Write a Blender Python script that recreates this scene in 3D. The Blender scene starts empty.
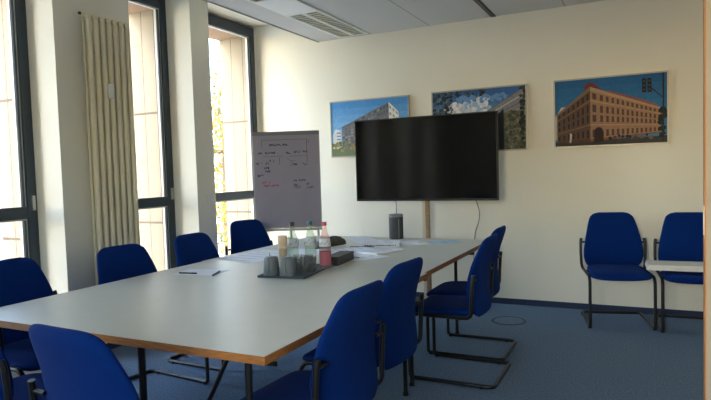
import bpy, bmesh, math, random
from mathutils import Vector, Matrix
random.seed(7)
SC = bpy.context.scene; C = SC.collection
PI = math.pi
# ------------------------------------------------------------------ helpers
def lin(c):
    c = c/255.0
    return c/12.92 if c <= .04045 else ((c+.055)/1.055)**2.4
def rgb(r, g, b): return (lin(r), lin(g), lin(b), 1)

class MB:
    """collects faces (with material slot and optional vertex colour) into one mesh"""
    def __init__(s): s.v=[]; s.f=[]; s.m=[]; s.c=[]; s.sm=[]
    def add(s, vs, fs, mi=0, col=None, smooth=False):
        o=len(s.v); s.v += [tuple(v) for v in vs]
        for f in fs:
            s.f.append([i+o for i in f]); s.m.append(mi); s.c.append(col); s.sm.append(smooth)
        return s
    def box(s, x0,x1,y0,y1,z0,z1, mi=0, col=None, M=None):
        vs=[Vector((x,y,z)) for x in (x0,x1) for y in (y0,y1) for z in (z0,z1)]
        if M is not None: vs=[M@v for v in vs]
        return s.add(vs, [(0,1,3,2),(4,6,7,5),(0,4,5,1),(2,3,7,6),(0,2,6,4),(1,5,7,3)], mi, col)
    def tube(s, pts, r, n=8, mi=0, closed=False, caps=True):
        pts=[Vector(p) for p in pts]; N=len(pts); rings=[]; up=None
        for i,p in enumerate(pts):
            if closed: t=(pts[(i+1)%N]-pts[i-1])
            else: t=pts[min(i+1,N-1)]-pts[max(i-1,0)]
            t.normalize()
            if up is None:
                up=Vector((0,0,1)) if abs(t.z)<.9 else Vector((1,0,0))
            a=up-t*up.dot(t)
            if a.length<1e-4: a=t.orthogonal()
            a.normalize(); up=a; b=t.cross(a)
            rr=r[i] if isinstance(r,(list,tuple)) else r
            rings.append([p+a*(rr*math.cos(2*PI*k/n))+b*(rr*math.sin(2*PI*k/n)) for k in range(n)])
        vs=[v for q in rings for v in q]; fs=[]
        for i in range(N if closed else N-1):
            j=(i+1)%N
            for k in range(n):
                fs.append((i*n+k, j*n+k, j*n+(k+1)%n, i*n+(k+1)%n))
        s.add(vs, fs, mi, None, True)
        if caps and not closed:
            s.add(rings[0], [tuple(range(n))], mi); s.add(rings[-1], [tuple(reversed(range(n)))], mi)
        return s
    def lathe(s, prof, n=20, mi=0, c=(0,0,0), cap=(True,True), smooth=True):
        vs=[]; fs=[]
        for (r,z) in prof:
            for k in range(n):
                a=2*PI*k/n; vs.append((c[0]+r*math.cos(a), c[1]+r*math.sin(a), c[2]+z))
        for i in range(len(prof)-1):
            for k in range(n):
                fs.append((i*n+k, i*n+(k+1)%n, (i+1)*n+(k+1)%n, (i+1)*n+k))
        s.add(vs, fs, mi, None, smooth)
        if cap[0]: s.add(vs[:n], [tuple(reversed(range(n)))], mi)
        if cap[1]: s.add(vs[-n:], [tuple(range(n))], mi)
        return s
    def loft(s, rings, mi=0):
        n=len(rings[0]); vs=[v for q in rings for v in q]; fs=[]
        for i in range(len(rings)-1):
            for k in range(n):
                fs.append((i*n+k, i*n+(k+1)%n, (i+1)*n+(k+1)%n, (i+1)*n+k))
        fs.append(tuple(reversed(range(n)))); fs.append(tuple(range((len(rings)-1)*n, len(rings)*n)))
        return s.add(vs, fs, mi, None, True)
    def build(s, name, mats, parent=None, bevel=0, recalc=True):
        me=bpy.data.meshes.new(name); me.from_pydata(s.v, [], s.f)
        if not isinstance(mats,(list,tuple)): mats=[mats]
        for m in mats: me.materials.append(m)
        for p,mi,sm in zip(me.polygons, s.m, s.sm): p.material_index=mi; p.use_smooth=sm
        if any(c is not None for c in s.c):
            ca=me.color_attributes.new('Col','FLOAT_COLOR','CORNER')
            for p,c in zip(me.polygons, s.c):
                for li in p.loop_indices: ca.data[li].color = c if c else (1,1,1,1)
        me.update()
        if recalc:
            bm=bmesh.new(); bm.from_mesh(me); bmesh.ops.recalc_face_normals(bm, faces=bm.faces); bm.to_mesh(me); bm.free()
        o=bpy.data.objects.new(name, me); C.objects.link(o)
        if parent: o.parent=parent
        if bevel:
            md=o.modifiers.new('Bevel','BEVEL'); md.width=bevel; md.segments=2; md.limit_method='ANGLE'
        return o
def tag(o, label=None, cat=None, group=None, kind=None):
    if label: o['label']=label
    if cat: o['category']=cat
    if group: o['group']=group
    if kind: o['kind']=kind
    return o
def thing(name, label, cat, loc=(0,0,0), rz=0, group=None):
    o=bpy.data.objects.new(name,None); C.objects.link(o); o.empty_display_size=.1
    o.location=loc; o.rotation_euler=(0,0,rz)
    return tag(o,label,cat,group)
def struct(o, label=None):
    o['kind']='structure'
    if label: o['label']=label
    return o
def dup(root, loc, rz, label, group=None):
    r=root.copy(); C.objects.link(r); r.location=loc; r.rotation_euler=(0,0,rz); r['label']=label
    if group: r['group']=group
    for ch in list(root.children):
        c=ch.copy(); C.objects.link(c); c.parent=r
        for g in list(ch.children):
            d=g.copy(); C.objects.link(d); d.parent=c
    return r
def arc(c, r, a0, a1, n, f):
    return [f(c[0]+r*math.cos(a0+(a1-a0)*i/n), c[1]+r*math.sin(a0+(a1-a0)*i/n)) for i in range(n+1)]

# ------------------------------------------------------------------ materials
def mat(name, col, rough=.6, metal=0, spec=.5, noise=None, bump=None, sheen=0, coat=0):
    m=bpy.data.materials.new(name); m.use_nodes=True; nt=m.node_tree; N=nt.nodes; L=nt.links
    b=N['Principled BSDF']; b.inputs['Base Color'].default_value=col; b.inputs['Roughness'].default_value=rough
    b.inputs['Metallic'].default_value=metal; b.inputs['Specular IOR Level'].default_value=spec
    if sheen: b.inputs['Sheen Weight'].default_value=sheen; b.inputs['Sheen Tint'].default_value=(.3,.45,1,1)
    if coat: b.inputs['Coat Weight'].default_value=coat
    if noise or bump:
        tc=N.new('ShaderNodeTexCoord')
    if noise:
        sc,amt=noise
        n=N.new('ShaderNodeTexNoise'); n.inputs['Scale'].default_value=sc; n.inputs['Detail'].default_value=3
        L.new(tc.outputs['Object'], n.inputs['Vector'])
        mr=N.new('ShaderNodeMapRange'); mr.inputs['From Min'].default_value=.3; mr.inputs['From Max'].default_value=.7
        mr.inputs['To Min'].default_value=1-amt; mr.inputs['To Max'].default_value=1+amt
        L.new(n.outputs['Fac'], mr.inputs['Value'])
        mx=N.new('ShaderNodeVectorMath'); mx.operation='SCALE'; mx.inputs[0].default_value=col[:3]
        L.new(mr.outputs['Result'], mx.inputs['Scale']); L.new(mx.outputs['Vector'], b.inputs['Base Color'])
    if bump:
        sc,st=bump
        n2=N.new('ShaderNodeTexNoise'); n2.inputs['Scale'].default_value=sc; L.new(tc.outputs['Object'], n2.inputs['Vector'])
        bp=N.new('ShaderNodeBump'); bp.inputs['Strength'].default_value=st; bp.inputs['Distance'].default_value=.002
        L.new(n2.outputs['Fac'], bp.inputs['Height']); L.new(bp.outputs['Normal'], b.inputs['Normal'])
    return m
def mat_seams(name, col, dark, rough, seams, noise=None):
    """seams: list of (axis, spacing, offset, width) thin joint lines in world axes"""
    m=mat(name,col,rough); nt=m.node_tree; N=nt.nodes; L=nt.links; b=N['Principled BSDF']
    geo=N.new('ShaderNodeNewGeometry'); sx=N.new('ShaderNodeSeparateXYZ'); L.new(geo.outputs['Position'], sx.inputs[0])
    last=None
    for ax,sp,off,w in seams:
        a=N.new('ShaderNodeMath'); a.operation='ADD'; a.inputs[1].default_value=-off+w/2+100*sp; L.new(sx.outputs[ax], a.inputs[0])
        k=N.new('ShaderNodeMath'); k.operation='MODULO'; k.inputs[1].default_value=sp; L.new(a.outputs[0], k.inputs[0])
        q=N.new('ShaderNodeMath'); q.operation='LESS_THAN'; q.inputs[1].default_value=w; L.new(k.outputs[0], q.inputs[0])
        if last is None: last=q
        else:
            x=N.new('ShaderNodeMath'); x.operation='MAXIMUM'; L.new(last.outputs[0],x.inputs[0]); L.new(q.outputs[0],x.inputs[1]); last=x
    mx=N.new('ShaderNodeMix'); mx.data_type='RGBA'; mx.inputs['A'].default_value=col; mx.inputs['B'].default_value=dark
    L.new(last.outputs[0], mx.inputs['Factor'])
    if noise:
        n=N.new('ShaderNodeTexNoise'); n.inputs['Scale'].default_value=noise[0]; L.new(geo.outputs['Position'], n.inputs['Vector'])
        mr=N.new('ShaderNodeMapRange'); mr.inputs['To Min'].default_value=1-noise[1]; mr.inputs['To Max'].default_value=1+noise[1]
        L.new(n.outputs['Fac'], mr.inputs['Value'])
        vm=N.new('ShaderNodeVectorMath'); vm.operation='SCALE'; L.new(mx.outputs['Result'], vm.inputs[0]); L.new(mr.outputs['Result'], vm.inputs['Scale'])
        L.new(vm.outputs['Vector'], b.inputs['Base Color'])
    else: L.new(mx.outputs['Result'], b.inputs['Base Color'])
    return m
def mat_glass(name, tint, refl=1.0, rough=.02, ior=1.45, dens=0.0):
    m=bpy.data.materials.new(name); m.use_nodes=True; nt=m.node_tree; N=nt.nodes; L=nt.links
    N.remove(N['Principled BSDF']); out=N['Material Output']
    t=N.new('ShaderNodeBsdfTransparent'); t.inputs['Color'].default_value=tint
    g=N.new('ShaderNodeBsdfGlossy'); g.inputs['Roughness'].default_value=rough
    fr=N.new('ShaderNodeLayerWeight'); fr.inputs['Blend'].default_value=.5
    pw=N.new('ShaderNodeMath'); pw.operation='POWER'; pw.inputs[1].default_value=4; L.new(fr.outputs['Facing'], pw.inputs[0])
    mu=N.new('ShaderNodeMath'); mu.operation='MULTIPLY_ADD'; mu.inputs[1].default_value=.8*refl; mu.inputs[2].default_value=.04*refl; L.new(pw.outputs[0], mu.inputs[0])
    mx=N.new('ShaderNodeMixShader'); L.new(mu.outputs[0], mx.inputs[0]); L.new(t.outputs[0], mx.inputs[1]); L.new(g.outputs[0], mx.inputs[2])
    if dens:
        d=N.new('ShaderNodeBsdfDiffuse'); d.inputs['Color'].default_value=tint
        m2=N.new('ShaderNodeMixShader'); m2.inputs[0].default_value=dens
        L.new(mx.outputs[0], m2.inputs[1]); L.new(d.outputs[0], m2.inputs[2]); mx=m2
    L.new(mx.outputs[0], out.inputs['Surface'])
    return m
def mat_attr(name, rough=.5, noise=(60,.12), coat=0):
    m=mat(name,(1,1,1,1),rough,coat=coat); nt=m.node_tree; N=nt.nodes; L=nt.links; b=N['Principled BSDF']
    a=N.new('ShaderNodeAttribute'); a.attribute_name='Col'
    tc=N.new('ShaderNodeTexCoord'); n=N.new('ShaderNodeTexNoise'); n.inputs['Scale'].default_value=noise[0]; n.inputs['Detail'].default_value=4
    L.new(tc.outputs['Object'], n.inputs['Vector'])
    mr=N.new('ShaderNodeMapRange'); mr.inputs['From Min'].default_value=.3; mr.inputs['From Max'].default_value=.7
    mr.inputs['To Min'].default_value=1-noise[1]; mr.inputs['To Max'].default_value=1+noise[1]
    L.new(n.outputs['Fac'], mr.inputs['Value'])
    vm=N.new('ShaderNodeVectorMath'); vm.operation='SCALE'; L.new(a.outputs['Color'], vm.inputs[0]); L.new(mr.outputs['Result'], vm.inputs['Scale'])
    L.new(vm.outputs['Vector'], b.inputs['Base Color'])
    return m

M={}
M['wall']=mat('wall_paint', rgb(229,224,208), .85, noise=(1.3,.02), bump=(180,.12))
M['ceiling']=mat_seams('ceiling_panels', rgb(196,194,188), rgb(140,140,135), .9, [(0,.65,-.64,.010)])
M['soffit']=mat('upper_ceiling_paint', rgb(215,208,192), .9)
M['carpet']=mat('blue_carpet', rgb(104,124,148), .95, spec=.1, noise=(70,.22), bump=(400,.5))
M['skirt']=mat('dark_blue_skirting', rgb(24,42,72), .7)
M['alu']=mat('anthracite_frame', rgb(56,66,74), .45, metal=.2)
M['seal']=mat('pale_window_seal', rgb(190,190,182), .5)
M['chrome']=mat('brushed_steel', rgb(200,200,200), .3, metal=1)
M['pane']=mat_glass('window_glass', (.95,.95,.95,1), 1.0)
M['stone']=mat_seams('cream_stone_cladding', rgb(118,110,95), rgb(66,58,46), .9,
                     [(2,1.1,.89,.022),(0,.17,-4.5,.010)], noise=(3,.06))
M['lintel']=mat('stone_lintel', rgb(140,108,76), .9)
M['rad']=mat('radiator_enamel', rgb(222,210,178), .4)
M['radw']=mat('white_plastic', rgb(225,222,214), .5)
M['fabric']=mat('blue_upholstery', rgb(2,39,104), .9, spec=.10, noise=(220,.12), bump=(600,.4), sheen=.04)
M['black']=mat('black_steel_tube', rgb(14,14,15), .38, spec=.5)
M['rubber']=mat('black_rubber', rgb(18,18,18), .8)
M['lam']=mat('pale_grey_laminate', rgb(206,205,192), .36, spec=.5, noise=(9,.02))
def wood(name,c1,c2,sc=6,rough=.5):
    m=mat(name,c1,rough); nt=m.node_tree; N=nt.nodes; L=nt.links
    tc=N.new('ShaderNodeTexCoord'); mp=N.new('ShaderNodeMapping'); mp.inputs['Scale'].default_value=(sc,sc,sc*8)
    L.new(tc.outputs['Object'], mp.inputs['Vector']); n=N.new('ShaderNodeTexNoise'); n.inputs['Scale'].default_value=3; n.inputs['Detail'].default_value=5
    L.new(mp.outputs[0], n.inputs['Vector']); cr=N.new('ShaderNodeValToRGB'); cr.color_ramp.elements[0].position=.35; cr.color_ramp.elements[1].position=.65
    cr.color_ramp.elements[0].color=c1; cr.color_ramp.elements[1].color=c2
    L.new(n.outputs['Fac'], cr.inputs[0]); L.new(cr.outputs[0], N['Principled BSDF'].inputs['Base Color']); return m
M['edge']=wood('beech_edge', rgb(176,116,58), rgb(148,92,42))
M['pole']=wood('brown_wood_post', rgb(176,142,108), rgb(150,116,84))
M['leaf_door']=mat('door_leaf_paint', rgb(140,132,116), .6)
M['tv']=mat('tv_glass', rgb(6,6,8), .09, spec=.5)
M['tvb']=mat('tv_plastic', rgb(14,14,15), .45)
M['silver']=mat('silver_frame', rgb(170,168,160), .45, metal=.4)
M['print']=mat_attr('photo_print', .8, (45,.10))
M['flat']=mat_attr('printed_surface', .6, (30,.03))
M['louver']=mat('louvre_metal', rgb(200,198,180), .45, metal=.3)
M['tray']=mat('dark_tray', rgb(58,66,80), .6)
M['whitepanel']=mat('white_panel', rgb(226,226,222), .7)
M['pad']=mat('grey_lilac_paper', rgb(158,153,168), .8, noise=(4,.03))
M['paper']=mat('white_paper', rgb(232,234,238), .8)
M['paperb']=mat('bluish_paper', rgb(176,206,222), .8)
M['mug']=mat('grey_stoneware', rgb(112,118,120), .35, spec=.5)
M['cup']=mat('beige_paper_cup', rgb(222,198,170), .8)
M['grnglass']=mat_glass('green_bottle_glass', (.80,.86,.78,1), 1, dens=.06)
M['pinkglass']=mat_glass('pink_bottle_glass', (.95,.80,.79,1), 1, dens=.10)
M['clear']=mat_glass('drinking_glass', (.96,.96,.93,1), 1.6, dens=.01)
M['capk']=mat('black_cap', rgb(16,16,18), .4)
M['capt']=mat('teal_cap', rgb(30,100,120), .4)
M['capr']=mat('red_cap', rgb(176,60,66), .4)
M['redlab']=mat('red_label', rgb(172,92,102), .5)
M['lab']=mat('white_label', rgb(214,216,220), .5)
M['darkbox']=mat('dark_brown_box', rgb(44,40,42), .5)
M['bag']=mat('dark_olive_cloth', rgb(72,70,60), .8, noise=(25,.3))
M['spk']=mat('dark_grey_mesh', rgb(66,68,74), .7, noise=(300,.2))
M['spkt']=mat('grey_plastic', rgb(120,122,124), .5)
M['cable']=mat('grey_cable', rgb(96,96,96), .6)
M['ink']=mat('dark_ink', rgb(12,14,44), .7)
M['inkr']=mat('red_ink', rgb(176,40,60), .7)
M['pink']=mat('salmon_card', rgb(214,150,136), .7)
M['bark']=mat('tree_bark', rgb(90,76,60), .9)
M['leafy']=mat('yellow_leaf', rgb(176,128,30), .8)
M['leafg']=mat('green_leaf', rgb(84,96,40), .8)
M['ground']=mat('street_ground', rgb(205,200,188), .95, noise=(.5,.1))
M['folder']=mat('dark_blue_card', rgb(40,50,80), .6)
M['pen']=mat('dark_pen', rgb(24,26,40), .4)

# ------------------------------------------------------------------ camera
R=((0.896,0.006,0.444),(0.443,0.058,-0.895),(-0.031,0.998,0.05))
r0=Vector((R[0][0],R[1][0],R[2][0])).normalized(); r2=Vector((R[0][2],R[1][2],R[2][2])).normalized()
r1=r2.cross(r0).normalized(); r0=r1.cross(r2).normalized()
cam=bpy.data.cameras.new('camera'); co=bpy.data.objects.new('camera',cam); C.objects.link(co)
cam.lens=29.4993; cam.sensor_width=36; cam.clip_start=.05; cam.clip_end=300
mw=Matrix((( r0.x,r1.x,r2.x,0),(r0.y,r1.y,r2.y,0),(r0.z,r1.z,r2.z,1.35),(0,0,0,1)))
co.matrix_world=mw; SC.camera=co

# ------------------------------------------------------------------ setting
XW=-4.12; XF=-3.80; YB=5.727; XR=1.30; YN=-1.70; ZC=2.795; ZS=3.07
struct(MB().box(-5,XR+.3,YN-.3,YB+.3,-.15,0).build('floor',M['carpet']),'blue-grey carpet floor')
struct(MB().box(XW-.05,XR+.15,YB,YB+.15,0,ZS+.05).build('wall_back',M['wall']),'off-white wall behind the television')
rw=MB(); RZ0,RZ1=.9,2.5; fill_wins_r=[(-1.30,-.90)]  # out-of-view window opening added to the right wall to brighten the room
e=YN
for RY0,RY1 in fill_wins_r:
    rw.box(XR,XR+.15,e,RY0,0,ZS+.05); rw.box(XR,XR+.15,RY0,RY1,0,RZ0); rw.box(XR,XR+.15,RY0,RY1,RZ1,ZS+.05); e=RY1
rw.box(XR,XR+.15,e,YB,0,ZS+.05)
struct(rw.build('wall_right',M['wall']))
for i,(RY0,RY1) in enumerate(fill_wins_r):
    fill_win_r=thing('window_%d'%(6+i),None,None); struct(fill_win_r,'unseen window added on the right wall as fill light')
    f=MB(); mid=(RY0+RY1)/2
    for a,b,c,d in ((RY0,RY0+.07,RZ0,RZ1),(RY1-.07,RY1,RZ0,RZ1),(mid-.04,mid+.04,RZ0,RZ1),(RY0,RY1,RZ0,RZ0+.07),(RY0,RY1,RZ1-.07,RZ1)): f.box(XR+.05,XR+.11,a,b,c,d)
    f.build('window_frame',M['alu'],fill_win_r); MB().box(XR+.077,XR+.083,RY0+.07,RY1-.07,RZ0+.07,RZ1-.07).build('pane',M['pane'],fill_win_r)
FX0,FX1,FZ0,FZ1=-1.30,.20,.95,2.45  # window added behind the camera to fill the back wall and wall chairs
fw=MB()
for a,b,c,d in ((XW-.05,FX0,0,ZS+.05),(FX1,XR+.15,0,ZS+.05),(FX0,FX1,0,FZ0),(FX0,FX1,FZ1,ZS+.05)): fw.box(a,b,YN-.15,YN,c,d)
struct(fw.build('wall_front',M['wall']))
fill_win_f=thing('window_8',None,None); struct(fill_win_f,'unseen window added behind the camera as fill light')
f=MB()
for a,b,c,d in ((FX0,FX0+.07,FZ0,FZ1),(FX1-.07,FX1,FZ0,FZ1),(-.59,-.51,FZ0,FZ1),(FX0,FX1,FZ0,FZ0+.07),(FX0,FX1,FZ1-.07,FZ1)): f.box(a,b,YN-.11,YN-.05,c,d)
f.build('window_frame',M['alu'],fill_win_f); MB().box(FX0+.07,FX1-.07,YN-.083,YN-.077,FZ0+.07,FZ1-.07).build('pane',M['pane'],fill_win_f)
struct(MB().box(-2,1.4,YN-1.9,YN-.16,2.75,2.85).build('sun_blocker',M['lintel']),'unseen sun blocker added over the fill window behind the camera')  # out-of-view slab added to keep direct sun out of the fill opening
cb=MB().box(-3.23,XR,YN,YB,ZC,ZC+.06)
cb.box(-3.23,-3.21,YN,YB,ZC+.06,ZS); 
struct(cb.build('ceiling',M['ceiling']),'suspended ceiling of pale grey panels')
struct(MB().box(XW-.05,-3.21,YN,YB,ZS,ZS+.05).build('ceiling_recess',M['soffit']))
struct(MB().box(-3.245,-3.228,YN,YB-.001,ZC-.006,ZC+.03).build('trim_1',mat('ceiling_edge_trim',rgb(130,128,118),.5)))
tr=MB().box(-1.315,-1.265,YN,YB-.004,ZC-.004,ZC+.002,0); tr.box(-1.298,-1.282,YN,YB-.006,ZC-.007,ZC-.003,1)
struct(tr.build('trim_2',[mat('dark_track',rgb(34,34,34),.5),mat('track_core',rgb(90,88,86),.5)]),'dark ceiling track')
# left wall: piers between the window openings
openings=[(-2.1,-1.35),(-.72,-.02),(.70,1.42),(2.07,2.86),(3.56,4.29),(4.55,5.70)]
lw=MB(); y=YN
piers=[(-1.35,-.72),(-.02,.70),(1.42,2.07),(2.86,3.56),(4.29,4.55),(5.70,YB)]
for a,b in piers[:-1]: lw.box(XW-.05,XF,a,b,0,ZS)
lw.box(XW-.05,XW+.03,5.70,YB,0,ZS)
lw.box(XW-.05,XF,YN,-1.35,2.9,ZS)
for a,b in openings[1:]: 
    lw.box(XW-.05,XF,a,b,0,.10)
struct(lw.build('wall_left',M['wall']),'off-white piers between the tall windows')
o=openings[0]; struct(MB().box(XW-.05,XF,YN,-1.35,0,2.9).build('wall_left_end',M['wall']))
def window(i,a,b):
    root=thing('window_%d'%i,None,None,(0,0,0)); struct(root,'tall window with anthracite frame'); 
    f=MB(); x0,x1=XW-.04,XW+.03; z0,z1=.10,3.045; w=.075
    f.box(x0,x1,a,a+w,z0,z1); f.box(x0,x1,b-w,b,z0,z1); f.box(x0,x1,a+w,b-w,z1-.105,z1); f.box(x0,x1,a+w,b-w,z0,z0+.09)
    f.box(x0,x1,a+w,b-w,1.07,1.16)
    f.build('window_frame',M['alu'],root,bevel=.004)
    s=MB()
    for (p,q) in ((z0+.09,1.07),(1.16,z1-.105)):
        for (u,v) in ((a+w,a+w+.012),(b-w-.012,b-w)): s.box(XW-.02,XW+.012,u,v,p,q)
        for (u,v) in ((a+w+.03,a+w+.036),(b-w-.036,b-w-.03)): s.box(XW-.02,XW+.005,u,v,p,q)
        s.box(XW-.02,XW+.012,a+w+.012,b-w-.012,q-.012,q)
    s.build('window_seal',M['seal'],root)
    d=MB()
    for (p,q) in ((z0+.09,1.07),(1.16,z1-.105)):
        for (u,v) in ((a+w+.012,a+w+.03),(b-w-.03,b-w-.012)): d.box(XW-.02,XW+.016,u,v,p,q-.012)
    d.build('window_sash',M['alu'],root)
    MB().box(XW-.008,XW-.002,a+w,b-w,z0+.09,z1-.105).build('pane',M['pane'],root)
    h=MB().box(XW+.03,XW+.05,b-.05,b-.025,1.13,1.24); h.build('window_hinge',M['chrome'],root,bevel=.003)
for i,(a,b) in enumerate(openings[1:]): window(i+1,a,b)
for i,(a,b) in enumerate(openings[1:]):
    struct(MB().box(XW+.035,XF+.02,a+.002,b-.002,.10,.125).build('window_sill_%d'%(i+1),M['radw']))
struct(MB().box(XF+.001,XR-.001,YB-.012,YB-.0005,.0,.055).build('baseboard_back',M['skirt']))
bl=MB()
for a,b in piers[:-1]: bl.box(XF+.0005,XF+.012,a,b,0,.055)
struct(bl.build('baseboard_left',M['skirt']))
# open door leaf at the right edge of the view
d=thing('door_1',None,None); struct(d,'open beige door leaf with wooden edge at right edge of picture')
MB().box(.1318,XR-.03,1.60,1.640,.008,2.12).build('door_leaf',M['leaf_door'],d)
MB().box(.1288,.1318,1.60,1.640,.008,2.12).build('door_edge',mat('door_edge_wood',rgb(150,98,54),.6),d)
MB().box(.1275,.1288,1.612,1.628,1.17,1.24).build('latch_plate',M['louver'],d)
# outside: stone piers, lintel, ground
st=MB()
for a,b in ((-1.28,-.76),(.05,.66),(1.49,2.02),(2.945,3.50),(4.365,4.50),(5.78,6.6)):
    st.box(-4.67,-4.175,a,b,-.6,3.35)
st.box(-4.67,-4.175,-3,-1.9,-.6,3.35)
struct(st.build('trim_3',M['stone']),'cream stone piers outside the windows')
struct(MB().box(-4.69,-4.172,-3,6.6,3.0,3.8).build('trim_4',M['lintel']),'stone lintel outside above the windows')
struct(MB().box(-4.75,-4.172,-3,6.6,-.6,.05).build('trim_5',M['lintel']))
struct(MB().box(-90,90,-60,90,-5.2,-5).build('ground',M['ground']))

# ------------------------------------------------------------------ ceiling lights
def ceiling_light(y0,y1,label):
    t=thing('ceiling_light',label,'ceiling light',(-2.76,(y0+y1)/2,ZC),0,'louvred ceiling lights')
    h=(y1-y0)/2; f=MB()
    for a,b in ((-.172,-.152),(.152,.172)): f.box(a,b,-h,h,-.012,.0)
    f.box(-.152,.152,-h,-h+.02,-.012,0); f.box(-.152,.152,h-.02,h,-.012,0)
    f.build('housing_rim',M['whitepanel'],t)
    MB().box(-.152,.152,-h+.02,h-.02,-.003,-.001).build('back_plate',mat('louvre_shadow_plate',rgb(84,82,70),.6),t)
    MB().box(-.012,.012,-h+.02,h-.02,-.0115,-.003).build('centre_strip',M['whitepanel'],t)
    for s in (-1,1):
        l=MB(); c=s*.078
        l.box(c-.062,c-.058,-h+.025,h-.025,-.011,-.003); l.box(c+.058,c+.062,-h+.025,h-.025,-.011,-.003)
        n=int((2*h-.05)/.062)
        for k in range(n+1):
            yy=-h+.025+k*(2*h-.054)/n; l.box(c-.058,c+.058,yy,yy+.018,-.011,-.003)
        l.build('louvre',M['louver'],t)
    return t
ceiling_light(4.58,5.63,'louvred ceiling light nearest the back wall')
ceiling_light(3.06,4.11,'louvred ceiling light cut off by the top edge of the picture')
tag(MB().box(-2.932,-2.588,4.112,4.578,ZC-.012,ZC-.0005).build('ceiling_panel',M['whitepanel']),
    'plain white ceiling panel between the two louvred lights','ceiling panel')

# ------------------------------------------------------------------ radiator
rd=thing('radiator','tall cream column radiator on the pier between the windows','radiator',(-3.72,3.25,0))
for k in range(7):
    yy=-.18+k*.06; b=MB()
    for dx,rr in ((-.025,.010),(.03,.0215)): b.tube([(dx,yy,.42),(dx,yy,2.54)],rr,12)
    b.tube([(-.025,yy,.40),(.03,yy,.40)],.021,8); b.tube([(-.030,yy,2.56),(.036,yy,2.56)],.023,8)
    b.build('radiator_column',M['rad'],rd)
for z in (.42,2.56): MB().tube([(0,-.215,z),(0,.215,z)],.017,8).build('header_pipe',M['rad'],rd)
MB().lathe([(.011,0),(.011,.012)],10).build('air_valve',M['black'],rd).matrix_local=Matrix.Translation((.0,-.222,2.575))@Matrix.Rotation(PI/2,4,'X')
hb=MB().box(.050,.072,-.065,-.012,1.96,2.07); hb.build('heat_meter',M['radw'],rd,bevel=.004)
for yy in (-.13,.13):
    for z in (.7,2.3): MB().tube([(-.078,yy,z),(-.03,yy,z)],.008,6).build('wall_bracket',M['rad'],rd)
b=MB().tube([(0,.19,.41),(0,.19,.12),(-.06,.19,.10)],.010,8); b.build('supply_pipe',M['rad'],rd)
sw=thing('wall_switch','small white switch on the narrow pier beside the far window','switch',(-3.799,4.44,1.13))
MB().box(0,.008,-.04,.04,-.04,.04).build('plate',M['radw'],sw,bevel=.003); MB().box(.008,.013,-.028,.028,-.028,.028).build('rocker',M['radw'],sw,bevel=.002)

# ------------------------------------------------------------------ chairs
def sup(a, n):
    c,s=math.cos(a),math.sin(a)
    return math.copysign(abs(c)**(2/n),c), math.copysign(abs(s)**(2/n),s)
def interp(tab, z):
    for (z0,a),(z1,b) in zip(tab,tab[1:]):
        if z<=z1: u=(z-z0)/(z1-z0); return a+(b-a)*u
    return tab[-1][1]
def back_rings():
    W=[(.415,.150),(.43,.180),(.455,.208),(.49,.230),(.54,.241),(.60,.240),(.70,.224),(.80,.201),(.86,.184),(.885,.172),(.900,.154),(.910,.130),(.915,.10)]
    Y=[(.395,.190),(.50,.168),(.58,.158),(.66,.162),(.75,.182),(.915,.243)]
    rings=[]; z0,z1=.415,.915; n=30; K=32
    for i in range(n+1):
        t=.5-.5*math.cos(PI*i/n); e=abs(2*t-1)
        cap=math.sqrt(max(0,1-e**9)); z=z0+(z1-z0)*t
        hw=interp(W,z); ht=.003+.026*cap; yc=interp(Y,z); ring=[]
        for k in range(K):
            cx,sy=sup(2*PI*k/K,2.6)
            x=hw*cx; ring.append((x, yc+ht*sy-.45*x*x, z))
        rings.append(ring)
    return rings
def seat_rings():
    rings=[]; n=20; K=32
    for i in range(n+1):
        t=.5-.5*math.cos(PI*i/n); e=2*t-1           # front to rear
        y=-.28+.435*t
        cap=(1-abs(e)**5)**(1/2.0) if abs(e)<1 else 0
        w=.240-.018*t
        hw=w*(.74+.26*cap); ht=.003+.032*cap**.8
        zc=.445-.024*(1-t)**3 -.008*math.sin(PI*t)
        ring=[]
        for k in range(K):
            cx,sy=sup(2*PI*k/K,3); x=hw*cx
            ring.append((x,y,zc+ht*sy+.10*x*x*1.0))
        rings.append(ring)
    return rings
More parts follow.
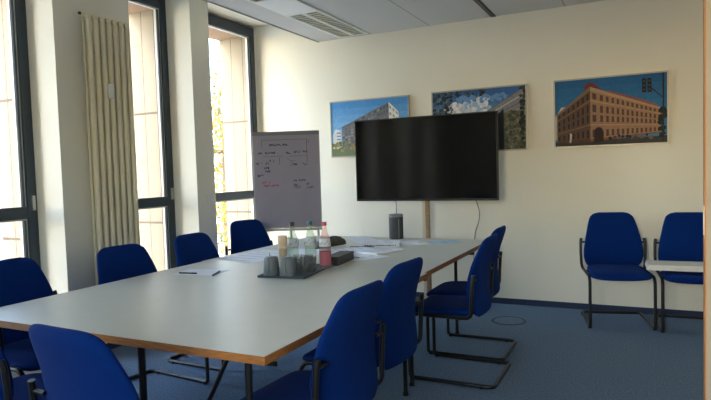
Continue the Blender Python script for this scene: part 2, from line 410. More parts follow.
def make_chair(label):
    t=thing('cantilever_chair',label,'chair',(0,0,0),0,'blue cantilever chairs')
    MB().loft(seat_rings()).build('seat',M['fabric'],t)
    MB().loft(back_rings()).build('backrest',M['fabric'],t)
    r=.0125
    for s in (-1,1):
        x=s*.243
        # front upright, bending into the seat rail
        p=[(x,-.255,.03+r)]+[(x,-.255,.15),(x,-.255,.33)]
        p+=[(x,-.195-.06*math.cos(a),.365+.06*math.sin(a)) for a in [PI/2*k/5 for k in range(6)]]
        p+=[(x,.0,.425),(x,.10,.425)]
        MB().tube(p,r).build('leg',M['black'],t)
        # rail rising beside the back
        p=[(x,.12,.425),(x,.165,.425)]+[(x,.165+.045*math.sin(a),.470-.045*math.cos(a)) for a in [PI/2*k/5 for k in range(1,6)]]
        p=[(x,.10,.425)]+[(x*(1+.06*k/5),.115+.045*math.sin(a),.470-.045*math.cos(a)) for k,a in enumerate([PI/2*j/5 for j in range(6)])]
        p+=[(x*1.075,.163,.56),(x*1.07,.170,.66),(x*1.05,.176,.695)]
        b=MB().tube(p,[r]*len(p)); b.tube([(x*1.06,.170,.66),(x*.80,.172,.66)],.008)
        b.build('back_support',M['black'],t)
        # floor runner
        p=[(x,-.255,.03+r),(x,-.253,.022),(x,-.235,.013),(x,0,.0125),(x,.235,.0125),(x*.985,.258,.0125),(x*.945,.274,.0125),(x*.89,.282,.0125),(x*.84,.283,.0125)]
        MB().tube(p,r).build('floor_runner',M['black'],t)
        for yy in (-.235,.21): MB().lathe([(.014,-.0125),(.015,.006)],8,c=(x,yy,.0125)).build('glide',M['rubber'],t)
    MB().tube([(-.205,.283,.0125),(.205,.283,.0125)],r).build('rear_crossbar',M['black'],t)
    for yy in (-.12,.08): MB().tube([(-.238,yy,.417),(.238,yy,.417)],.010).build('seat_crossbar',M['black'],t)
    return t
R_=math.radians
chairs=[
 ((-1.19,2.0),-93,'blue cantilever chair at the long right side of the table, closest to the camera'),
 ((-1.245,2.62),-95,'blue cantilever chair second from the camera along the right side of the table'),
 ((-1.105,3.70),-90,'blue chair, third from the camera on the right side, its floor loop in full view'),
 ((-1.165,4.225),-90,'blue cantilever chair mostly hidden behind another, farthest along the right side of the table'),
 ((-1.545,1.37),177,'large blue chair seen from behind at the near end of the table'),
 ((-2.37,1.49),178,'blue chair of which only an edge shows in the bottom left corner'),
 ((-2.97,2.02),90,'blue chair on the window side at the left edge of the picture'),
 ((-2.81,2.66),85,'blue chair on the window side in front of the column radiator'),
 ((-2.84,3.36),88,'blue chair on the window side before the middle window and narrow pier'),
 ((-3.19,4.42),72,'blue chair on the window side below the flip chart'),
 ((-.215,5.36),12,'blue chair against the back wall with an empty seat'),
 ((.352,5.385),4,'blue chair against the back wall carrying a white slab on its seat'),
]
chair0=make_chair(chairs[0][2])
for i,((x,y),a,lab) in enumerate(chairs):
    if i==0: chair0.location=(x,y,0); chair0.rotation_euler=(0,0,R_(a))
    else: dup(chair0,(x,y,0),R_(a),lab)

# ------------------------------------------------------------------ tables
def table(x0,x1,y0,y1,label,rz=0,near=True):
    cx,cy=(x0+x1)/2,(y0+y1)/2; w,l=(x1-x0)/2,(y1-y0)/2
    t=thing('conference_table',label,'table',(cx,cy,0),R_(rz),'conference tables')
    MB().box(-w+.003,w-.003,-l+(.003 if near else 0),l-(0 if near else .003),.702,.730).build('tabletop',M['lam'],t)
    e=MB(); e.box(-w,w,*((-l,-l+.003) if near else (l-.003,l)),.700,.7295); e.box(-w,-w+.003,-l+.003,l-.003,.700,.7295); e.box(w-.003,w,-l+.003,l-.003,.700,.7295)
    e.build('edge_band',M['edge'],t)
    for sy in (-1,1):
        join=(near and sy>0) or (not near and sy<0)
        for xx in ((-w+.42 if join else -w+.14),w-.66,(w-.19 if (not near and sy>0) else w-.13)):
            yy=sy*(l-.08) if (near or sy<0) else .44
            b=MB().tube([(xx,yy,.02),(xx,yy,.70)],.0135,10)
            lg=b.build('leg',M['black'],t)
            MB().lathe([(.018,0),(.016,.022)],10,c=(xx,yy,0)).build('foot_cap',M['rubber'],lg)
        MB().tube([(-w+.14,sy*(l-.11) if (near or sy<0) else .41,.668),(w-.03,sy*(l-.11) if (near or sy<0) else .41,.668)],.010,8).build('cross_rail',M['black'],t)
        if sy<0 and near: MB().tube([(w-.22,sy*(l-.08),.68),(w-.60,sy*(l-.12),.04)],.009,8).build('brace',M['black'],t)
    for xx in (-w+.14,w-.13):
        MB().box(xx-.012,xx+.012,-l+.09,l-.09,.678,.70).build('side_rail',M['black'],t)
    return t
table(-2.865,-1.155,1.597,3.2655,'pale grey conference table with beech edge, the half nearest the camera')
table(-2.885,-1.175,3.2665,4.915,'pale grey conference table with beech edge, the far half below the television',near=False)
TZ=.7305

# ------------------------------------------------------------------ television on its stand
tv=thing('television_stand','wooden post stand carrying the television behind the table','stand',(-1.91,5.388,0))
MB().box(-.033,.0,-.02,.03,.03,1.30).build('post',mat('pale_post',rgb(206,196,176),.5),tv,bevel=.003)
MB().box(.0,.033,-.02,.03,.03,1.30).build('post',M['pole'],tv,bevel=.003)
b=MB().box(-.40,.40,-.24,.24,0,.03); b.build('base_plate',M['tvb'],tv,bevel=.006)
MB().box(-.2,.2,-.050,-.022,1.25,1.60).build('mounting_plate',M['tvb'],tv)
t=thing('television','large black flat screen television, switched off','television',(-1.895,5.30,1.447))
MB().box(-.715,.715,-.012,.03,-.405,.405).build('casing',M['tvb'],t,bevel=.004)
MB().box(-.703,.703,-.0155,-.0125,-.385,.393).build('screen',M['tv'],t)
b=MB().box(-.35,.35,.0305,.036,-.30,.30); b.build('rear_housing',M['tvb'],t)
p=[(-1.425,5.345,1.10),(-1.43,5.50,1.0),(-1.435,5.6,.90),(-1.46,5.64,.80),(-1.50,5.67,.70),(-1.52,5.68,.50),(-1.53,5.68,.2),(-1.535,5.68,.012)]
def smooth(p,n=4):
    P=[Vector(q) for q in p]; out=[]
    for i in range(len(P)-1):
        a=P[max(i-1,0)];b_=P[i];c_=P[i+1];d_=P[min(i+2,len(P)-1)]
        for k in range(n):
            u=k/n; out.append(.5*((2*b_)+(c_-a)*u+(2*a-5*b_+4*c_-d_)*u*u+(3*b_-a-3*c_+d_)*u**3))
    out.append(P[-1]); return out
tag(MB().tube(smooth(p),.004,6).build('power_cable',M['cable']),'thin grey cable hanging from the television to the floor','cable')

# ------------------------------------------------------------------ pictures on the back wall
class Pic:
    def __init__(s,w,h): s.b=MB(); s.w=w; s.h=h; s.k=0
    def poly(s,pts,col):      # u,v in 0..1 from bottom left; each layer a hair in front
        s.k+=1; y=-.0132-.00001*s.k
        s.b.add([((u-.5)*s.w, y, (v-.5)*s.h) for u,v in pts],[tuple(range(len(pts)))],0,col)
def picture(x0,x1,z0,z1,label,paint):
    t=thing('framed_picture',label,'picture',((x0+x1)/2,YB-.003,(z0+z1)/2),0,'framed photographs on the back wall')
    w,h=(x1-x0),(z1-z0); f=MB(); e=.012
    for a,b,c,d in ((-w/2,-w/2+e,-h/2,h/2),(w/2-e,w/2,-h/2,h/2),(-w/2+e,w/2-e,-h/2,-h/2+e),(-w/2+e,w/2-e,h/2-e,h/2)):
        f.box(a,b,-.020,.002,c,d)
    f.build('frame',M['silver'],t)
    MB().box(-w/2+e,w/2-e,-.012,.0,-h/2+e,h/2-e).build('backing',M['whitepanel'],t)
    p=Pic(w-2*e,h-2*e); paint(p); p.b.build('print',M['print'],t,recalc=False)
def lerp(a,b,t): return a+(b-a)*t
def quad_in(q,u0,u1,v0,v1):
    # q: bl,br,tr,tl
    def P(u,v):
        b=(lerp(q[0][0],q[1][0],u),lerp(q[0][1],q[1][1],u)); t=(lerp(q[3][0],q[2][0],u),lerp(q[3][1],q[2][1],u))
        return (lerp(b[0],t[0],v),lerp(b[1],t[1],v))
    return [P(u0,v0),P(u1,v0),P(u1,v1),P(u0,v1)]
def sky(p,top,bot,n=8):
    for i in range(n):
        c=tuple(lerp(bot[k],top[k],i/(n-1)) for k in range(3))+(1,)
        p.poly([(0,i/n),(1,i/n),(1,(i+1)/n),(0,(i+1)/n)],c)
def blobs(p,n,u0,u1,v0,v1,cols,r0,r1,asp=1.5):
    for _ in range(n):
        u=random.uniform(u0,u1); v=random.uniform(v0,v1); r=random.uniform(r0,r1); c=random.choice(cols); a0=random.random()*6
        pts=[(u+r/asp*random.uniform(.7,1.1)*math.cos(a0+k*PI/3), v+r*random.uniform(.7,1.1)*math.sin(a0+k*PI/3)) for k in range(6)]
        pts=[(min(1,max(0,a)),min(1,max(0,b))) for a,b in pts]; p.poly(pts,c)
def pic1(p):
    sky(p,rgb(70,140,200),rgb(150,195,225))
    p.poly([(0,0),(1,0),(1,.17),(0,.14)],rgb(104,116,82))
    p.poly([(.02,.14),(.12,.14),(.12,.48),(.05,.50),(.02,.40)],rgb(206,206,206))
    for i in range(5):
        p.poly([(.07,.18+i*.06),(.12,.18+i*.06),(.12,.205+i*.06),(.07,.205+i*.06)],rgb(120,120,124))
    q=[(.14,.13),(.76,.08),(.76,.93),(.14,.54)]
    p.poly(q,rgb(108,110,116))
    for j in range(9):
        for i in range(16):
            p.poly(quad_in(q,i/16+.012,(i+1)/16-.008,j/9+.02,(j+1)/9-.035),random.choice([rgb(78,82,92),rgb(128,124,122),rgb(150,144,138),rgb(92,98,108)]))
    q=[(.76,.08),(.90,.12),(.88,.75),(.76,.93)]
    p.poly(q,rgb(226,222,210))
    for j in range(7):
        for i in range(3): p.poly(quad_in(q,i/3+.06,(i+1)/3-.08,j/7+.03,(j+1)/7-.05),rgb(150,152,150))
    blobs(p,50,0,.5,.10,.26,[rgb(120,120,70),rgb(90,110,60),rgb(150,130,90)],.02,.05)
def pic2(p):
    sky(p,rgb(50,96,150),rgb(120,160,200))
    blobs(p,90,.15,.50,.45,.78,[rgb(226,218,212),rgb(200,200,206),rgb(232,226,222),rgb(176,188,204)],.03,.08); blobs(p,40,.34,.62,.62,.88,[rgb(196,202,212),rgb(222,220,218),rgb(150,176,206)],.03,.07)
    blobs(p,40,.25,.8,.80,.90,[rgb(96,140,190)],.02,.05)
    p.poly([(.42,.48),(.97,.97),(1,.80),(1,0),(.30,0)],rgb(124,124,128))
    for i in range(6):
        a=i*.055; p.poly([(.42+a*.4,.48-a*.6),(.97,.97-a*1.9),(.97,.955-a*1.9),(.42+a*.4,.465-a*.6)],rgb(190,188,186) if i%2 else rgb(88,92,102))
    p.poly([(.55,.45),(1,.66),(1,0),(.50,0)],rgb(110,112,96))
    for i in range(13):
        for j in range(7):
            q=[(.55,.0),(1,.0),(1,.62),(.55,.43)]
            p.poly(quad_in(q,i/13+.012,(i+1)/13-.012,j/7+.02,(j+1)/7-.04),random.choice([rgb(70,74,66),rgb(96,98,82),rgb(130,128,104)]))
    blobs(p,150,0,.22,.35,1,[rgb(34,44,52),rgb(60,84,96),rgb(90,120,140),rgb(30,36,36)],.015,.045)
    blobs(p,40,.0,.6,.90,1,[rgb(30,40,48),rgb(60,80,100)],.015,.04)
    blobs(p,120,.74,1,0,.6,[rgb(64,68,48),rgb(100,98,72),rgb(84,84,62)],.02,.04)
    blobs(p,50,.95,1,0,1,[rgb(26,30,34),rgb(50,58,50)],.02,.04)
    p.poly([(.70,0),(.775,0),(.775,.66),(.70,.55)],rgb(24,26,30))
def pic3(p):
    sky(p,rgb(30,92,140),rgb(58,124,166))
    p.poly([(0,0),(1,0),(1,.10),(0,.06)],rgb(60,58,56))
    p.poly([(0,.45),(.06,.60),(.10,.60),(.10,.1),(0,.1)],rgb(180,170,160))
    L=[(.02,.05),(.33,.05),(.33,.88),(.02,.50)]; Rq=[(.33,.05),(.95,.14),(.95,.50),(.33,.88)]
    p.poly(L,rgb(92,70,56)); p.poly(Rq,rgb(150,116,90))
    p.poly([(.26,.83),(.295,.935),(.35,.945),(.44,.83),(.33,.87)],rgb(112,52,48))
    p.poly([(.46,.80),(.73,.64),(.73,.675),(.50,.80)],rgb(136,74,64))
    p.poly([(.73,.62),(.93,.52),(.90,.56),(.74,.67)],rgb(140,84,70))
    for v0,v1,c in ((.93,1.0,rgb(172,138,106)),(.74,.765,rgb(172,136,104)),(.30,.325,rgb(172,136,104)),(.0,.05,rgb(120,84,60))):
        p.poly(quad_in(Rq,0,1,v0,v1),c); p.poly(quad_in(L,0,1,v0,v1),tuple(x*.5 for x in c[:3])+(1,))
    for r,(v0,v1) in enumerate(((.08,.22),(.37,.50),(.55,.69),(.79,.90))):
        for i in range(14):
            u=(i/14)**.8; u2=((i+1)/14)**.8; d=(u2-u)*.27
            p.poly(quad_in(Rq,u+d,u2-d,v0,v1),rgb(84,60,52))
        for i in range(7): p.poly(quad_in(L,i/7+.04,(i+1)/7-.05,v0,v1),rgb(44,34,36))
    p.poly([(.36,.04),(.45,.05),(.45,.20),(.43,.26),(.40,.27),(.37,.24)],rgb(52,36,36))
    p.poly([(.135,.05),(.15,.05),(.16,.18),(.14,.20)],rgb(200,190,180))
    blobs(p,16,.50,.90,.05,.13,[rgb(40,40,44),rgb(70,60,56),rgb(100,90,84)],.02,.04)
    blobs(p,20,.94,1,.08,.48,[rgb(40,52,40),rgb(30,36,34)],.02,.06)
    p.poly([(.962,.02),(.975,.02),(.975,1),(.962,1)],rgb(40,44,48))
    p.poly([(.84,.82),(.968,.63),(.968,.65),(.845,.84)],rgb(40,44,48))
    for u in (.79,.835):
        p.poly([(u,.74),(u+.035,.73),(u+.035,.93),(u,.94)],rgb(28,30,32))
        for k in range(3): p.poly([(u+.01,.76+k*.06),(u+.026,.76+k*.06),(u+.026,.79+k*.06),(u+.01,.79+k*.06)],rgb(70,74,74))
picture(-3.113,-2.178,1.503,2.118,'framed photograph of a grey block under blue sky, behind the left of the television',pic1)
picture(-1.933,-.990,1.499,2.122,'framed photograph of a glazed facade with white clouds, above the right of the television',pic2)
picture(-.748,.195,1.503,2.126,'framed photograph of an ochre corner building with red roof and traffic light',pic3)

# ------------------------------------------------------------------ flip chart
ang=math.atan2(.31,.61)
fc=thing('flip_chart','grey flip chart with handwriting in front of the back wall corner','flip chart',(-3.30,5.08,0),ang)
T_=Matrix.Rotation(R_(-2.0),4,'X')
def fb(x0,x1,y0,y1,z0,z1): return MB().box(x0,x1,y0,y1,z0,z1)
fb(-.345,.345,0,.022,.775,1.775).build('board',M['silver'],fc,bevel=.003)
fb(-.335,.335,-.008,-.0005,.79,1.735).build('paper_pad',M['pad'],fc)
fb(-.345,.345,-.018,-.0005,1.737,1.778).build('clamp_bar',mat('grey_bar',rgb(120,118,130),.5),fc,bevel=.004)
fb(-.345,.345,-.05,-.0005,.755,.774).build('pen_tray',M['silver'],fc,bevel=.003)
for x in (-.30,.30):
    MB().tube([(x,.034,1.5),(x,.0345,.78),(x*1.08,-.02,.01)],.011,8).build('leg',M['silver'],fc)
MB().tube([(0,.034,1.5),(0,.36,.01)],.011,8).build('leg',M['silver'],fc)
wr={'ink':MB(),'red':MB()}
def stroke(k,u0,v0,u1,v1,w=.003):
    x0,x1=-.335+u0*.67,-.335+u1*.67; z0,z1=1.735-v0*.945,1.735-v1*.945
    d=Vector((x1-x0,0,z1-z0)); 
    if d.length<1e-6: return
    n=Vector((-d.z,0,d.x)).normalized()*w
    y=-.0092
    wr[k].add([(x0+n.x,y,z0+n.z),(x1+n.x,y,z1+n.z),(x1-n.x,y,z1-n.z),(x0-n.x,y,z0-n.z)],[(0,1,2,3)])
def scrib(k,u,v,n,cw=.026,h=.024,w=.0026):
    """a handwritten word: n little letters of connected strokes"""
    for i in range(n):
        if random.random()<.06: continue
        a=u+i*cw; pts=[(a,v+h*random.uniform(-.5,.5))]
        for j in range(3): pts.append((a+cw*.8*(j+1)/3, v+h*random.choice((-.5,.5))*random.uniform(.6,1)))
        for p_,q_ in zip(pts,pts[1:]): stroke(k,p_[0],p_[1],q_[0],q_[1],w)
stroke('ink',.13,.045,.82,.045,.0014); stroke('ink',.13,.045,.13,.13,.0014); stroke('ink',.82,.045,.82,.30,.0018); stroke('ink',.845,.045,.845,.09,.0014)
scrib('ink',.24,.10,11); scrib('ink',.06,.185,3); scrib('ink',.18,.185,7); scrib('ink',.50,.19,3); scrib('ink',.62,.18,4); scrib('ink',.75,.18,3)
stroke('ink',.15,.225,.46,.222,.0014); stroke('ink',.55,.225,.8,.225,.0012); stroke('ink',.40,.235,.385,.32,.0016); stroke('ink',.50,.24,.58,.285,.0014); stroke('ink',.58,.285,.62,.27,.0014)
scrib('ink',.03,.30,4); scrib('ink',.18,.30,3); scrib('ink',.24,.27,3); scrib('ink',.16,.35,4,.02); scrib('ink',.17,.385,4,.02); scrib('ink',.56,.315,4); scrib('ink',.75,.315,4)
scrib('ink',.05,.43,4); scrib('red',.12,.505,5); scrib('red',.14,.54,9); scrib('ink',.60,.495,2); scrib('ink',.68,.49,4)
scrib('ink',.60,.54,4); scrib('ink',.60,.565,4); scrib('ink',.80,.535,3); scrib('ink',.80,.57,4)
wr['ink'].build('handwriting',M['ink'],fc,recalc=False); wr['red'].build('handwriting',M['inkr'],fc,recalc=False)['label']='red handwriting'

# ------------------------------------------------------------------ floor socket
fs=thing('floor_socket','round carpeted floor socket cover near the back wall','floor socket',(-1.065,5.09,0))
MB().lathe([(.125,.0),(.125,.003),(.148,.003),(.150,.0)],32,cap=(False,False)).build('rim',mat('socket_rim',rgb(40,52,66),.6),fs)
MB().lathe([(.124,.0),(.124,.0025)],32,smooth=False).build('lid',M['carpet'],fs)

# ------------------------------------------------------------------ things on the table
tray=thing('serving_tray','flat dark tray under the bottles, glasses and mugs','tray',(-1.955,3.085,TZ),R_(8))
MB().box(-.155,.155,-.235,.235,0,.006).build('base',M['tray'],tray,bevel=.002)
b=MB(); b.box(-.155,-.150,-.235,.235,.006,.012); b.box(.150,.155,-.235,.235,.006,.012); b.box(-.15,.15,.230,.235,.006,.012); b.box(-.15,.15,-.235,-.230,.006,.012)
b.build('rim',M['tray'],tray)
TT=TZ+.0065
def bottle(x,y,glass,cap,kind,label):
    t=thing('glass_bottle',label,'bottle',(x,y,TT),random.random()*6,'mineral water bottles')
    prof=[(.034,0),(.0375,.004),(.0375,.11),(.036,.13),(.0375,.15),(.036,.175),(.027,.205),(.0175,.235),(.0135,.262),(.0135,.285)]
    MB().lathe(prof,24).build('bottle_body',glass,t)
    MB().lathe([(.0150,.270),(.0155,.272),(.0155,.292),(.014,.294)],16).build('cap',cap,t)
    MB().lathe([(.0378,.138),(.0382,.146),(.0375,.170),(.0330,.190)],24,cap=(False,False)).build('label',M['lab'],t)
    s=MB()   # script lettering on the neck band
    for k in range(26):
        a=k*2*PI/26; z=.150+.016*((k*7)%3)/2
        s.tube([(.0392*math.cos(a),.0392*math.sin(a),z),(.0388*math.cos(a+.14),.0388*math.sin(a+.14),z+random.choice((-.01,.012)))],.0011,4)
    s.build('lettering',M['ink'],t)
    if kind=='red': MB().lathe([(.0382,.020),(.0382,.105)],24,cap=(False,False)).build('body_label',M['redlab'],t)
    else: MB().lathe([(.0345,.010),(.0345,.05)],20,cap=(True,True)).build('water',mat_glass('still_water_'+kind,(.88,.92,.86,1),.3),t)
    return t
bottle(-2.045,3.185,M['grnglass'],M['capk'],'still','clear glass bottle with a black cap, left of the three bottles')
bottle(-1.965,3.275,M['grnglass'],M['capt'],'mild','clear glass bottle with a teal cap, between the other two bottles')
bottle(-1.832,3.232,M['pinkglass'],M['capr'],'red','pinkish bottle with a red cap and red label')
def mug(x,y,rz,label):
    t=thing('mug',label,'mug',(x,y,TT),rz,'grey mugs on the tray')
    MB().lathe([(.0500,0),(.0505,.003),(.0415,.100),(.038,.108),(.0,.109)],24,cap=(True,False)).build('mug_body',M['mug'],t)
    MB().tube([(.044+.024*math.sin(a),0,.055+.032*math.cos(a)) for a in [PI*k/8 for k in range(9)]],.0045,6).build('handle',M['mug'],t)
mug(-2.030,2.915,R_(-70),'grey mug upside down on the front left corner of the tray')
mug(-1.918,2.925,R_(-70),'grey mug upside down right of the other mug, in front of the glasses')
gl=thing('drinking_glass','clear upright tumbler on the tray, closest behind the mugs','glass',(-1.845,2.990,TT),0,'clear tumblers on the tray')
MB().lathe([(.0,.0),(.024,.0),(.030,.095),(.0285,.095),(.0235,.008),(0,.007)],20,cap=(False,False)).build('tumbler',M['clear'],gl)
for x,y,lab in ((-1.840,3.070,'clear upright tumbler at the right rim of the tray, behind the nearest glass'),
                (-1.885,3.065,'clear upright tumbler in the middle of the glasses'),
                (-1.955,3.035,'clear upright tumbler right behind the two grey mugs'),
                (-1.905,3.140,'clear upright tumbler just before the teal capped bottle'),
                (-1.965,3.115,'clear upright tumbler just before the black capped bottle')):
    dup(gl,(x,y,TT),0,lab)
cs=thing('paper_cup_stack','tall stack of beige paper cups standing behind the mugs','cup stack',(-2.030,3.045,TT))
MB().lathe([(.023,0),(.027,.14),(.0285,.14),(.0285,.145),(.0272,.146),(.0277,.151),(.0289,.151),(.0289,.156),(.0276,.157),(.0282,.168),(.0295,.168),(.0300,.222),(.028,.223)],20).build('cups',M['cup'],cs)
tag(MB().tube([(-2.062,3.000,TT),(-2.095,2.990,TT+.12)],.0035,6).build('stirring_stick',mat('pale_wood_stick',rgb(190,168,120),.6)),'thin wooden stirring stick leaning against the paper cups','stick')
# box beside the tray
bx=thing('organiser_box','low dark box lying beside the red capped bottle','box',(-1.865,3.485,TZ),R_(6))
MB().box(-.05,.05,-.15,.15,0,.05).build('box_body',M['darkbox'],bx,bevel=.003)
MB().box(-.052,.052,-.152,.152,.0505,.058).build('lid',mat('box_lid',rgb(34,32,36),.5),bx,bevel=.002)
# pouch
pc=MB(); rings=[]
for i in range(9):
    t=i/8; e=2*t-1; w=.075*(1-abs(e)**3)**.5+.008; h=.030*(1-abs(e)**3)**.5+.006
    rings.append([(e*.15+.008*math.sin(5*t), w*math.cos(2*PI*k/16)*1.0, h+h*math.sin(2*PI*k/16)+(.012*t)) for k in range(16)])
pc.loft(rings); pt=thing('cloth_pouch','dark olive cloth pouch lying behind the bottles','pouch',(-2.30,4.16,TZ+.001),R_(60))
pc.build('pouch_body',M['bag'],pt); MB().tube(smooth([(-.10,0,.055),(-.05,-.02,.074),(.03,.01,.085),(.10,0,.073)]),.005,6).build('drawstring',M['black'],pt)
# smart speaker
sp=thing('speaker','dark grey cylindrical speaker with pale top on the far table end','speaker',(-1.995,4.825,TZ),0)
MB().lathe([(.060,0),(.064,.006),(.064,.195)],28,cap=(True,False)).build('speaker_body',M['spk'],sp)
MB().lathe([(.0645,.196),(.0645,.215),(.060,.222)],28).build('top_cap',M['spkt'],sp)
MB().box(-.0035+.045,.0035+.045,-.052,-.045,.01,.18).build('light_strip',M['spkt'],sp)
tag(MB().tube(smooth([(-1.995,4.84,TZ+.2225),(-2.02,4.90,TZ+.26),(-2.12,5.15,TZ+.285),(-2.19,5.30,1.039)]),.004,6).build('speaker_cable',M['cable']),'thin cable running from the speaker top up to the television','cable')
# papers
def sheet(x,y,w,l,rz,z,label,m='paper',th=.0008,cat='paper',name='paper_sheet',marks=0,group=None,curl=0):
    t=thing(name,label,cat,(x,y,z),R_(rz),group)
    b=MB(); n=8
    top=[];bot=[]
    for i in range(n+1):
        u=-l/2+l*i/n; zz=curl*((i/n)**2)
        top.append(((-w/2,u,zz+th),(w/2,u,zz+th))); bot.append(((-w/2,u,zz),(w/2,u,zz)))
    vs=[p for a in top for p in a]+[p for a in bot for p in a]; o=2*(n+1); fs=[]
    for i in range(n):
        fs+=[(2*i,2*i+1,2*i+3,2*i+2),(o+2*i,o+2*i+2,o+2*i+3,o+2*i+1),(2*i,2*i+2,o+2*i+2,o+2*i),(2*i+1,o+2*i+1,o+2*i+3,2*i+3)]
    fs+=[(0,o,o+1,1),(2*n,2*n+1,o+2*n+1,o+2*n)]
    b.add(vs,fs); b.build('page' if th<.004 else 'cover',M[m],t)
    if marks:
        k=MB()
        for i in range(marks):
            yy=-l*.42+l*.84*i/marks; k.add([(-w*.4,yy,th+.0003+curl*((yy/l+.5)**2)),(w*random.uniform(.1,.4),yy,th+.0003+curl*((yy/l+.5)**2)),(w*.3,yy+.006,th+.0003+curl*((yy/l+.5)**2)),(-w*.4,yy+.006,th+.0003+curl*((yy/l+.5)**2))],[(0,1,2,3)])
        k.build('print_lines',mat('print_grey',rgb(110,112,126),.8),t,recalc=False)
    return t
sheet(-2.55,2.885,.30,.21,12,TZ,'white sheet with two pens at the window side of the table')
def pen(a,b,label,name='pen'):
    t=thing(name,label,'pen',(0,0,0)); A,B=Vector(a),Vector(b)
    MB().tube([A,A+(B-A)*.72],.0045,8).build('barrel',M['pen'],t); MB().tube([A+(B-A)*.72,B],.0052,8).build('pen_cap',M['pen'],t)
pen((-2.655,2.795,TZ+.006),(-2.53,2.815,TZ+.006),'dark pen lying on the left of the white sheet')
pen((-2.38,2.79,TZ+.0055),(-2.44,2.93,TZ+.0055),'thin dark pen on the right corner of the white sheet')
sheet(-2.62,3.60,.42,.56,-8,TZ,'large white sheets spread left of the bottles',name='paper_sheet',marks=5)
sheet(-2.36,3.82,.30,.42,12,TZ+.0012,'white sheet overlapping the large sheets behind the bottles')
sheet(-2.50,4.42,.21,.297,35,TZ,'white sheet beneath the olive pouch end')
sheet(-1.80,3.74,.21,.30,-28,TZ,'printed sheet nearest the dark box, sticking out of the pile',marks=6)
sheet(-1.98,3.90,.30,.36,18,TZ+.0012,'white sheet left in the pile of papers',marks=4)
sheet(-1.80,4.02,.23,.30,-18,TZ+.0026,'bundle of printed pages in the middle of the pile',th=.010,marks=8,name='paper_bundle')
mg=sheet(-1.94,4.37,.30,.22,19,TZ,'thick white magazine with printed spine behind the paper bundle',th=.026,name='magazine',cat='magazine',marks=5)
k=MB()
for i in range(14): k.box(-.13+i*.019,-.13+i*.019+random.uniform(.006,.015),-.1106,-.1101,.008,.018)
k.build('spine_lettering',M['folder'],mg)
sheet(-2.02,4.36,.19,.21,30,TZ+.0272,'white page lying on top of the thick magazine',marks=3)
sheet(-1.84,4.62,.26,.18,12,TZ,'white sheets in front of the cylindrical speaker',th=.004,name='paper_bundle',marks=3)
sheet(-2.22,4.62,.21,.297,50,TZ,'open booklet with raised pages behind the pouch',curl=.022,name='booklet',cat='booklet',marks=4)
sheet(-2.02,4.115,.07,.10,30,TZ+.0026,'small salmon pink card before the magazine',m='pink',name='card',cat='card')
sheet(-1.70,4.50,.12,.22,-50,TZ,'white sheet on the far right of the table beside the blue one')
sheet(-1.50,4.66,.21,.26,-50,TZ+.0012,'pale blue sheet near the far right corner of the table',m='paperb',marks=2)

sheet(-2.00,3.74,.24,.32,40,TZ,'dark blue folder edge under the white sheets behind the box',m='folder',th=.0008,name='folder',cat='folder')
sheet(-2.02,4.00,.21,.30,-40,TZ+.0128,'white sheet lying across the printed bundle',marks=4)
sheet(-2.02,4.16,.05,.20,-75,TZ+.0128,'dark blue strip of card between bundle and magazine',m='folder',name='card',cat='card')
# ------------------------------------------------------------------ white slab on the waiting chair
sl=thing('white_slab','thin white board resting across the seat of a wall chair','board',(.37,5.30,.487),R_(3))
MB().box(-.36,.36,-.13,.13,0,.022).build('lower_panel',M['radw'],sl,bevel=.002)
MB().box(-.355,.355,-.125,.125,.0225,.042).build('upper_panel',M['radw'],sl,bevel=.002)

# ------------------------------------------------------------------ tree outside
def tree(x,y,label,sd,n=6000):
    random.seed(sd)
    t=thing('tree',label,'tree',(x,y,-5)); b=MB()
    b.tube([(0,0,0),(.05,.1,3),(0,.1,5.5),(.1,0,8)],[.16,.12,.08,.03],8); tips=[]
    for k in range(26):
        a=random.random()*2*PI; z=random.uniform(2.8,7.6); L=random.uniform(1.0,2.2)
        e=(L*math.cos(a),L*math.sin(a),z+random.uniform(.3,1.2)); m_=(e[0]*.5,e[1]*.5,z+.15)
        b.tube([(0,.05,z),m_,e],[.035,.02,.008],5); tips+= [m_,e]
    b.build('trunk',M['bark'],t)
    f=MB()
    for k in range(n):
        c=random.choice(tips); p=Vector(c)+Vector([random.gauss(0,.38) for _ in range(3)])
        u=Vector([random.gauss(0,1) for _ in range(3)]).normalized()*.06; v=u.orthogonal().normalized()*.042
        f.add([p-u,p-v,p+u,p+v],[(0,1,2,3)],0 if random.random()<.68 else 1)
    f.build('foliage',[M['leafy'],M['leafg']],t,recalc=False)
tree(-10.6,13.0,'tree with yellow autumn leaves outside the far window',3)

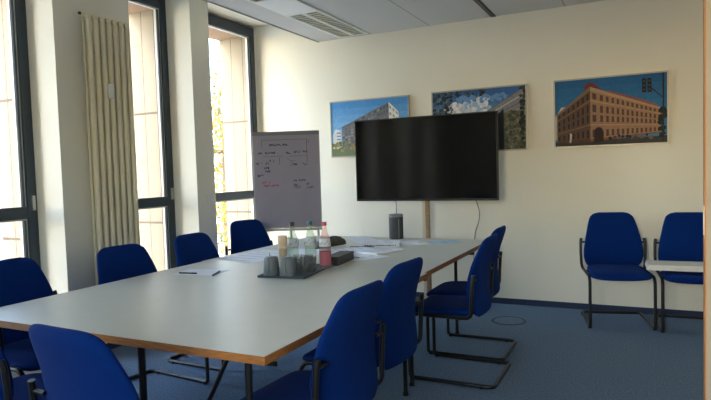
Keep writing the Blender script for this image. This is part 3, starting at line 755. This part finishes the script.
# ------------------------------------------------------------------ light
w=bpy.data.worlds.new('world'); SC.world=w; w.use_nodes=True; nt=w.node_tree; bg=nt.nodes['Background']
sk=nt.nodes.new('ShaderNodeTexSky'); sk.sky_type='NISHITA'; sk.sun_disc=False; sk.sun_elevation=R_(32); sk.sun_rotation=R_(200)
sk.air_density=1.2; sk.dust_density=1.2
nt.links.new(sk.outputs[0], bg.inputs[0]); bg.inputs[1].default_value=.55
sd=bpy.data.lights.new('sun','SUN'); sd.energy=.45; sd.angle=R_(.6); sd.color=(1,.95,.86)
so=bpy.data.objects.new('sun',sd); C.objects.link(so)
dirv=Vector((.447,.894,-.62)).normalized(); so.rotation_euler=dirv.to_track_quat('-Z','Y').to_euler()
for i,(a,b) in enumerate(openings[1:]):
    pl=bpy.data.lights.new('window_portal','AREA'); pl.shape='RECTANGLE'; pl.size=b-a; pl.size_y=2.85
    pl.cycles.is_portal=True
    po=bpy.data.objects.new('window_portal',pl); C.objects.link(po)
    po.matrix_world=Matrix.Translation((XW-.10,(a+b)/2,1.55))@Matrix(((0,0,-1,0),(1,0,0,0),(0,-1,0,0),(0,0,0,1)))
for RY0,RY1 in fill_wins_r:
    pl=bpy.data.lights.new('window_portal','AREA'); pl.shape='RECTANGLE'; pl.size=RY1-RY0; pl.size_y=RZ1-RZ0; pl.cycles.is_portal=True
    po=bpy.data.objects.new('window_portal',pl); C.objects.link(po)
    po.matrix_world=Matrix.Translation((XR+.18,(RY0+RY1)/2,(RZ0+RZ1)/2))@Matrix(((0,0,1,0),(1,0,0,0),(0,1,0,0),(0,0,0,1)))
pl=bpy.data.lights.new('window_portal','AREA'); pl.shape='RECTANGLE'; pl.size=FX1-FX0; pl.size_y=FZ1-FZ0; pl.cycles.is_portal=True
po=bpy.data.objects.new('window_portal',pl); C.objects.link(po)
po.matrix_world=Matrix.Translation(((FX0+FX1)/2,YN-.18,(FZ0+FZ1)/2))@Matrix(((1,0,0,0),(0,0,-1,0),(0,1,0,0),(0,0,0,1)))
SC.view_settings.view_transform='Standard'; SC.view_settings.look='None'; SC.view_settings.gamma=1
SC.view_settings.exposure=2.38
try: SC.view_settings.use_curve_mapping=False
except Exception: pass
